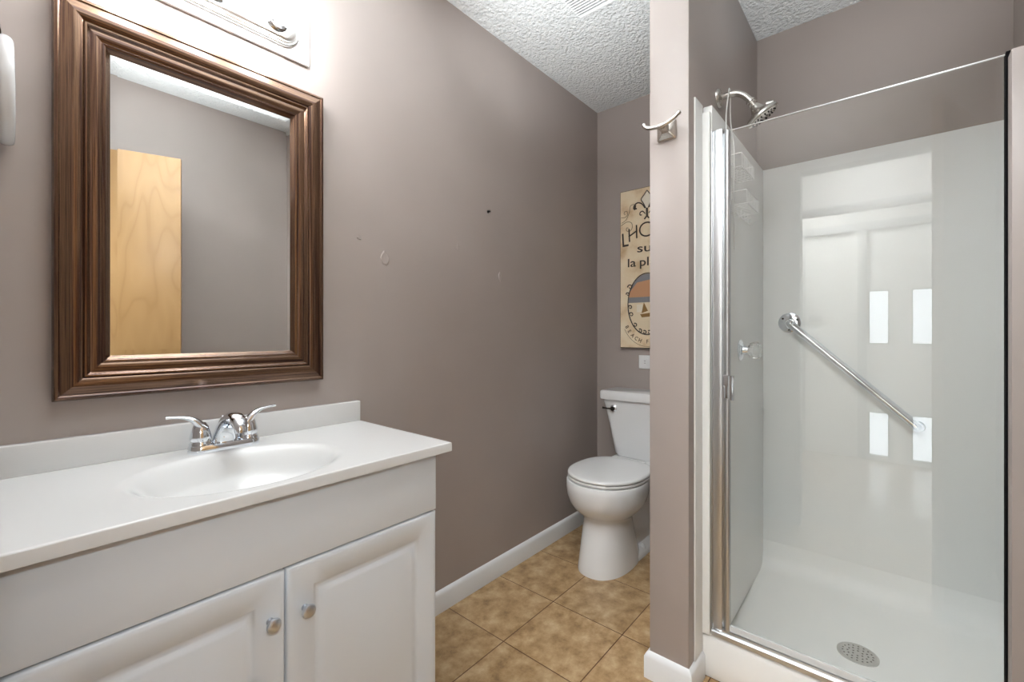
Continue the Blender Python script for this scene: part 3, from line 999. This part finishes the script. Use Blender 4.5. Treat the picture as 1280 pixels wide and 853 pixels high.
# ------------------------------------------------------------------ shower door
sd = thing('shower_door', 'frameless-top glass shower door in polished aluminium jamb', 'shower door', (1.49, 0.1, CUR))
XD = 1.484
ZG1 = 1.734
bm = bmesh.new()
box(bm, (XD - 0.006, 0.4285, CUR + 0.012), (XD + 0.03, 0.4318, ZG1 + 0.012), 0.0008)
box(bm, (XD + 0.002, 0.4245, CUR + 0.012), (XD + 0.026, 0.429, ZG1 + 0.010), 0.0008)
box(bm, (XD - 0.002, 0.400, CUR + 0.012), (XD + 0.022, 0.4250, ZG1 + 0.010), 0.001)
mk('jamb', bm, M['aluminium'], sd)
bm = bmesh.new()
tube(bm, [(XD + 0.008, 0.3865, CUR + 0.020), (XD + 0.008, 0.3865, ZG1 + 0.002)], 0.0085, 20)
box(bm, (XD + 0.010, 0.378, CUR + 0.020), (XD + 0.014, 0.402, ZG1 - 0.002), 0.0006)
mk('stile', bm, M['aluminium'], sd)
mk('glass_pane', B((XD + 0.005, -0.199, CUR + 0.034), (XD + 0.011, 0.381, ZG1), 0.0004, 1), M['glass'], sd, smooth=0, label='clear glass pane')
mk('glass_edge_glint', B((XD + 0.0045, -0.199, ZG1), (XD + 0.0115, 0.381, ZG1 + 0.0016), 0.0004, 1), M['white_wire'], sd, smooth=0, label='white strip painted as the glint on the glass top edge')  # white strip stands in for the glimmer along the top of the pane
mk('gasket', B((XD - 0.004, -0.2065, CUR + 0.020), (XD + 0.020, -0.199, ZG1 + 0.004), 0.001), M['rubber'], sd, label='black rubber strip along the glass')
# bottom track: stepped aluminium extrusion along the curb
bm = bmesh.new()
prism(bm, [(XD - 0.008, CUR - 0.004), (XD - 0.010, CUR + 0.010), (XD - 0.006, CUR + 0.013), (XD + 0.000, CUR + 0.013), (XD + 0.001, CUR + 0.019), (XD + 0.006, CUR + 0.020), (XD + 0.007, CUR + 0.014), (XD + 0.016, CUR + 0.014), (XD + 0.018, CUR + 0.024), (XD + 0.022, CUR + 0.024), (XD + 0.023, CUR + 0.0)], -0.206, 0.430, 'xz')
mk('bottom_track', bm, M['aluminium'], sd, smooth=25)
bm = bmesh.new()
prism(bm, [(XD + 0.003, CUR + 0.022), (XD + 0.003, CUR + 0.040), (XD + 0.013, CUR + 0.040), (XD + 0.013, CUR + 0.026), (XD + 0.008, CUR + 0.022)], -0.198, 0.380, 'xz')
mk('sweep', bm, M['frosted'], sd, smooth=0)
bm = bmesh.new()
HZ0, HZ1 = 0.897, 0.971
box(bm, (XD - 0.006, 0.379, HZ0 + 0.002), (XD + 0.004, 0.397, HZ1), 0.001)
prism(bm, [(XD + 0.004, 0.379), (XD - 0.018, 0.373), (XD - 0.022, 0.362), (XD - 0.026, 0.360), (XD - 0.026, 0.364), (XD - 0.019, 0.378), (XD - 0.002, 0.385)], HZ0, HZ1, 'xy')
mk('handle', bm, M['chrome'], sd, smooth=30)

# short painted return wall that carries the door's closing edge
struct(mk('wall_shower_return', B((1.436, YR, 0), (1.4765, -0.2015, 1.722), 0.002), M['wall']))

# ------------------------------------------------------------------ things in the shower
gb = thing('grab_bar', 'chrome grab bar set diagonally on the back wall of the shower', 'grab bar', (WB, 0.33, 1.145))
bm = bmesh.new()
A_, E_ = Vector((WB, 0.330, 1.146)), Vector((WB, -0.082, 0.752))
for q in (A_, E_):
    lathe(bm, [(0.020, 0.0), (0.020, 0.003)], q, (-1, 0, 0), 16)
o_ = Vector((-0.038, 0, 0)); u_ = (E_ - A_).normalized()
tube(bm, spline([A_ + Vector((-0.002, 0, 0)), A_ + Vector((-0.018, 0, 0)), A_ + o_*0.85 + u_*0.006, A_ + o_ + u_*0.022, A_ + o_ + u_*0.05, E_ + o_ - u_*0.05, E_ + o_ - u_*0.022, E_ + o_*0.85 - u_*0.006, E_ + Vector((-0.018, 0, 0)), E_ + Vector((-0.002, 0, 0))], 5), 0.0160, 18)
mk('bar', bm, M['chrome'], gb, smooth=60)
bm = bmesh.new()
lathe(bm, [(0.043, 0.0003), (0.043, 0.004), (0.040, 0.006), (0.019, 0.007), (0, 0.007)], A_, (-1, 0, 0), 32)
fl = mk('flange', bm, M['chrome'], gb)
for k in range(3):
    bm = bmesh.new()
    a = math.radians(35 + 120*k)
    lathe(bm, [(0.0042, 0.0), (0.0042, 0.0078), (0.0, 0.0078)], A_ + Vector((0, 0.031*math.cos(a), 0.031*math.sin(a))), (-1, 0, 0), 12)
    mk('screw', bm, M['bronze_dark'], fl)

sv = thing('shower_valve', 'clear acrylic shower valve knob on the left shower wall', 'shower valve', (1.838, WL, 1.037))
bm = bmesh.new()
lathe(bm, [(0.040, 0.0003), (0.040, 0.003), (0.034, 0.008), (0.018, 0.012), (0.014, 0.030), (0, 0.030)], (1.838, WL, 1.037), (0, -1, 0), 32)
mk('escutcheon', bm, M['chrome'], sv)
bm = bmesh.new()
rings = []
for h, r in ((0.030, 0.018), (0.034, 0.025), (0.044, 0.029), (0.060, 0.029), (0.068, 0.025), (0.071, 0.016)):
    rings.append([(1.838 + r*(1 + 0.05*math.cos(8*t))*math.cos(t), WL - h, 1.037 + r*(1 + 0.05*math.cos(8*t))*math.sin(t)) for t in [2*PI*k/48 for k in range(48)]])
loft(bm, rings)
mk('knob', bm, M['acrylic'], sv, smooth=40)

sh = thing('shower_sprayer', 'brushed nickel shower head on a bent arm high in the shower', 'shower head', (1.677, Y2, 1.93))
HX, HZ = 1.664, 1.932
bm = bmesh.new()
lathe(bm, [(0.034, 0.0003), (0.034, 0.003), (0.030, 0.009), (0.019, 0.013), (0.012, 0.0145), (0, 0.0145)], (HX, Y2, HZ), (0, -1, 0), 32)
mk('escutcheon', bm, M['nickel'], sh)
bm = bmesh.new()
pts = spline([(HX, Y2 - 0.010, HZ), (HX, Y2 - 0.038, HZ + 0.001), (HX + 0.002, Y2 - 0.060, HZ - 0.002), (HX + 0.004, Y2 - 0.080, HZ - 0.014), (HX + 0.006, Y2 - 0.096, HZ - 0.032), (HX + 0.007, Y2 - 0.104, HZ - 0.044)], 6)
tube(bm, pts, 0.0105, 16)
mk('arm', bm, M['nickel'], sh, smooth=60)
ax = Vector((0.22, -0.50, -0.82)).normalized()
j0 = Vector((HX + 0.006, Y2 - 0.100, HZ - 0.038))
bm = bmesh.new()
lathe(bm, [(0.013, -0.002), (0.0145, 0.002), (0.0145, 0.006), (0.0125, 0.008), (0.0125, 0.012), (0.0145, 0.014), (0.0145, 0.019), (0.012, 0.022), (0.015, 0.028), (0.019, 0.036), (0.023, 0.045), (0.033, 0.052), (0.047, 0.058), (0.053, 0.064), (0.054, 0.070), (0.051, 0.073), (0.049, 0.0725)], j0, ax, 40)
hd = mk('head', bm, M['nickel'], sh, smooth=40)
bm = bmesh.new()
lathe(bm, [(0.0485, 0.0715), (0.0485, 0.0745), (0.044, 0.0765), (0.0, 0.0775)], j0, ax, 40)
fp = mk('spray_face', bm, M['nickel'], sh, label='grey perforated spray face')
bm = bmesh.new()
a1 = ax.orthogonal().normalized(); a2 = ax.cross(a1)
for rr, nn in ((0.012, 6), (0.026, 12), (0.039, 20)):
    for k in range(nn):
        t = 2*PI*k/nn
        lathe(bm, [(0.0026, 0.0), (0.0022, 0.0030), (0.0, 0.0032)], j0 + ax*0.0755 + (a1*math.cos(t) + a2*math.sin(t))*rr, ax, 8)
mk('nozzles', bm, M['rubber'], fp)
bm = bmesh.new()
bmesh.ops.create_cone(bm, cap_ends=True, segments=16, radius1=0.010, radius2=0.007, depth=0.022)
bmesh.ops.rotate(bm, verts=bm.verts, cent=(0, 0, 0), matrix=Matrix.Rotation(PI/2, 3, 'X'))
bmesh.ops.translate(bm, verts=bm.verts, vec=j0 + ax*0.050 + Vector((0.030, -0.028, 0.030)))
mk('spray_lever', bm, M['nickel'], sh)

# white wire caddy hung from the shower arm by its loop
cd = thing('shower_caddy', 'white wire shower caddy hanging from the shower arm', 'shower caddy', (1.72, 0.41, 1.5))
bm = bmesh.new()
wy = Y2 - 0.038
for s in (-1, 1):
    tube(bm, spline([(HX, wy, HZ + 0.017), (HX + s*0.010, wy, HZ + 0.012), (HX + s*0.028, wy + 0.004, HZ - 0.08), (HX + s*0.050, WL - 0.010, 1.76), (HX + s*0.055, WL - 0.008, 1.60), (HX + s*0.055, WL - 0.008, 1.40)], 6), 0.0022, 8)
mk('hanger', bm, M['white_wire'], cd)
CXa, CXb = HX - 0.06, HX + 0.11
for zz, dp in ((1.655, 0.06), (1.53, 0.075)):
    bm = bmesh.new()
    for z2 in (zz, zz + 0.045):
        q = [(CXa, WL - 0.006, z2), (CXb, WL - 0.006, z2), (CXb, WL - dp, z2), (CXa, WL - dp, z2), (CXa, WL - 0.006, z2)]
        tube(bm, q[:2], 0.0014, 6); tube(bm, q[1:3], 0.0014, 6); tube(bm, q[2:4], 0.0014, 6); tube(bm, q[3:], 0.0014, 6)
    for k in range(11):
        x = CXa + (CXb - CXa)*k/10
        tube(bm, [(x, WL - 0.006, zz + 0.045), (x, WL - 0.006, zz), (x, WL - dp, zz), (x, WL - dp, zz + 0.045)], 0.0010, 6)
    mk('basket', bm, M['white_wire'], cd)
for k in range(4):
    x = CXa + 0.03 + k*0.05
    mk('hook', tube(bmesh.new(), spline([(x, WL - 0.04, 1.530), (x, WL - 0.04, 1.505), (x, WL - 0.05, 1.495), (x, WL - 0.062, 1.505)], 5), 0.0016, 6), M['white_wire'], cd)

# ------------------------------------------------------------------ small patches and a wall anchor on the left wall
WM = [(1.421, 1.639, 'screw anchor left in the taupe wall right of the mirror', 'wall anchor')]
wa = thing('wall_anchor', 'small metal screw anchor left in the taupe wall above the toilet side', 'wall anchor', (1.421, YL, 1.639))
bm = bmesh.new()
lathe(bm, [(0.0065, 0.0), (0.0065, 0.0012), (0.003, 0.0016), (0.003, 0.010), (0.0042, 0.011), (0.0042, 0.013), (0, 0.0135)], (1.421, YL, 1.639), (0, -1, 0), 14)
mk('anchor', bm, M['bronze_dark'], wa)


def patch(x, z, wx, wz, seed):
    rnd = random.Random(seed)
    bm = bmesh.new()
    rings = []
    offs = [1 + rnd.uniform(-0.18, 0.18) for _ in range(20)]
    for sc, d in ((1.0, 0.0), (0.80, 0.0022), (0.5, 0.0012), (0.2, 0.0026)):
        rings.append([(x + wx*sc*offs[k]*math.cos(2*PI*k/20), YL - d, z + wz*sc*offs[k]*math.sin(2*PI*k/20)) for k in range(20)])
    loft(bm, rings)
    return bm


PT = [(0.894, 1.366, 0.016, 0.026, 'rough square spackle patch beside the mirror frame'),
      (1.244, 1.457, 0.011, 0.014, 'small round spackle patch midway along the taupe wall'),
      (1.500, 1.359, 0.010, 0.022, 'tall faint spackle patch nearest the toilet on the taupe wall'),
      (0.795, 1.423, 0.009, 0.007, 'tiny faint spackle spot nearest the mirror frame')]
for i, (x, z, wx, wz, lb) in enumerate(PT):
    o = mk('wall_patch', patch(x, z, wx, wz, i), M['wall'], None, (x, YL, z), smooth=30)
    tag(o, lb, 'wall patch', 'spackle patches on the left wall')

# ------------------------------------------------------------------ bathroom door, open against the right wall
dh = Vector((-0.004, -0.337, 0))
dd = Vector((0.631 + 0.012, -0.13 + 0.345, 0)).normalized()
ang = math.atan2(dd.y, dd.x)
bm = B((0.0, -0.035, 0.012), (0.668, 0.0, 2.012), 0.002)
Rm = Matrix.Rotation(ang, 4, 'Z')
bmesh.ops.transform(bm, matrix=Matrix.Translation((0.0, -0.3345, 0)) @ Rm, verts=bm.verts)
d1 = thing('door_1', 'flat birch-veneer bathroom door standing open, seen in the mirror', 'door', (0, -0.34, 0))
d1['kind'] = 'structure'
mk('door_slab', bm, M['birch'], d1)
# doorway lining and casing
bm = bmesh.new()
box(bm, (-0.104, DY1 - 0.015, 0), (-0.0025, DY1, DZ)); box(bm, (-0.104, DY0, DZ - 0.002), (-0.0025, DY1, DZ + 0.012))
struct(mk('trim_1', bm, M['hall_trim'], smooth=0))

# ------------------------------------------------------------------ the hall behind the camera (seen in the shower glass)
HX0, HX1, HY0, HY1 = -1.02, -0.1, -1.3, 1.6
struct(mk('floor_hall', B((-2.2, HY0, -0.06), (HX1, HY1, 0)), M['hall_floor'], smooth=0))
struct(mk('ceiling_hall', B((-2.2, HY0, H), (HX1, HY1, H + 0.06)), M['hall_wall'], smooth=0))
bm = bmesh.new()
box(bm, (HX0 - 0.1, 0.545, 0), (HX0, HY1, H)); box(bm, (HX0 - 0.1, HY0, 0), (HX0, -0.45, H)); box(bm, (HX0 - 0.1, -0.45, 2.02), (HX0, 0.545, H))
struct(mk('wall_hall', bm, M['hall_wall'], smooth=0))
bm = bmesh.new()
box(bm, (HX0, 0.505, 0), (HX0 + 0.015, 0.56, 2.03), 0.002); box(bm, (HX0, -0.47, 0), (HX0 + 0.015, -0.42, 2.03), 0.002); box(bm, (HX0, -0.47, 1.965), (HX0 + 0.015, 0.56, 2.03), 0.002)
struct(mk('trim_2', bm, M['hall_trim']))
bm = bmesh.new()
box(bm, (-2.2, HY0 - 0.08, 0), (HX1, HY0, H)); box(bm, (-2.2, HY1, 0), (HX1, HY1 + 0.08, H))
struct(mk('wall_hall_ends', bm, M['hall_wall'], smooth=0))
bm = bmesh.new()
box(bm, (HX1, -1.3, 0), (HX1 + 0.004, YR - T, H)); box(bm, (HX1, YL + T, 0), (HX1 + 0.004, HY1, H))
struct(mk('wall_hall_near', bm, M['hall_wall'], smooth=0))
# far wall with two glazed door leaves
XW = -1.95
bm = bmesh.new()
LT = [(-0.30, -0.135), (0.0, 0.144)]
zs = [(0.03, 0.42), (1.0, 1.47)]
ycuts = [HY0, -0.30, -0.135, 0.0, 0.144, HY1]
for i in range(5):
    a, b_ = ycuts[i], ycuts[i + 1]
    if (a, b_) in LT:
        box(bm, (XW - 0.06, a, 0), (XW, b_, 0.03)); box(bm, (XW - 0.06, a, 0.42), (XW, b_, 1.0)); box(bm, (XW - 0.06, a, 1.47), (XW, b_, H))
    else:
        box(bm, (XW - 0.06, a, 0), (XW, b_, H))
struct(mk('wall_hall_far', bm, M['hall_wall'], smooth=0))
bm = bmesh.new()
for y0, y1 in ((0.150, 0.215), (-0.40, -0.34), (0.60, 0.66)):
    box(bm, (XW, y0, 0), (XW + 0.03, y1, 2.0), 0.002)
box(bm, (XW, -0.40, 1.99), (XW + 0.03, 0.66, 2.06), 0.002)
struct(mk('trim_3', bm, M['hall_trim']))
for i, (a, b_) in enumerate(LT):
    bm = bmesh.new()
    for z0, z1 in zs:
        box(bm, (XW - 0.035, a, z0), (XW - 0.029, b_, z1))
    wn = thing('window_%d' % (i + 1), 'narrow bright glazed lights beyond the hall', 'window', (XW, (a + b_)/2, 0), 'glazed lights of the far door')
    wn['kind'] = 'structure'
    mk('pane', bm, M['glass'], wn, smooth=0)
    bm = bmesh.new()
    for z0, z1 in zs:
        for yy in (a, b_ - 0.012):
            box(bm, (XW - 0.045, yy, z0), (XW + 0.004, yy + 0.012, z1))
        for zz in (z0, z1 - 0.012):
            box(bm, (XW - 0.045, a, zz), (XW + 0.004, b_, zz + 0.012))
    mk('window_frame', bm, M['hall_trim'], wn, smooth=0)
tb = mk('thermostat', B((XW, 0.47, 1.20), (XW + 0.02, 0.57, 1.26), 0.004), M['hall_trim'], None, (XW, 0.52, 1.2))
tag(tb, 'small pale thermostat box on the white wall reflected in the shower glass', 'thermostat')
for k, (lx, ly) in enumerate(((-0.56, 0.12), (-1.5, 0.55))):  # the second light is added to brighten the far hall in reflection
    cl = thing('ceiling_light', ['flush round ceiling light in the hall just outside the bathroom doorway', 'added flush ceiling light that brightens the far end of the hall'][k], 'ceiling light', (lx, ly, H))
    bm = bmesh.new()
    lathe(bm, [(0.16, 0.0), (0.165, 0.012), (0.160, 0.024), (0.150, 0.026), (0, 0.026)], (lx, ly, H), (0, 0, -1), 40)
    mk('base', bm, M['nickel'], cl)
    bm = bmesh.new()
    lathe(bm, [(0.148, 0.0265), (0.146, 0.045), (0.130, 0.064), (0.09, 0.080), (0.04, 0.087), (0, 0.088)], (lx, ly, H), (0, 0, -1), 40)
    mk('diffuser', bm, M['diffuser'] if k == 0 else M['diffuser_fill'], cl, smooth=80)
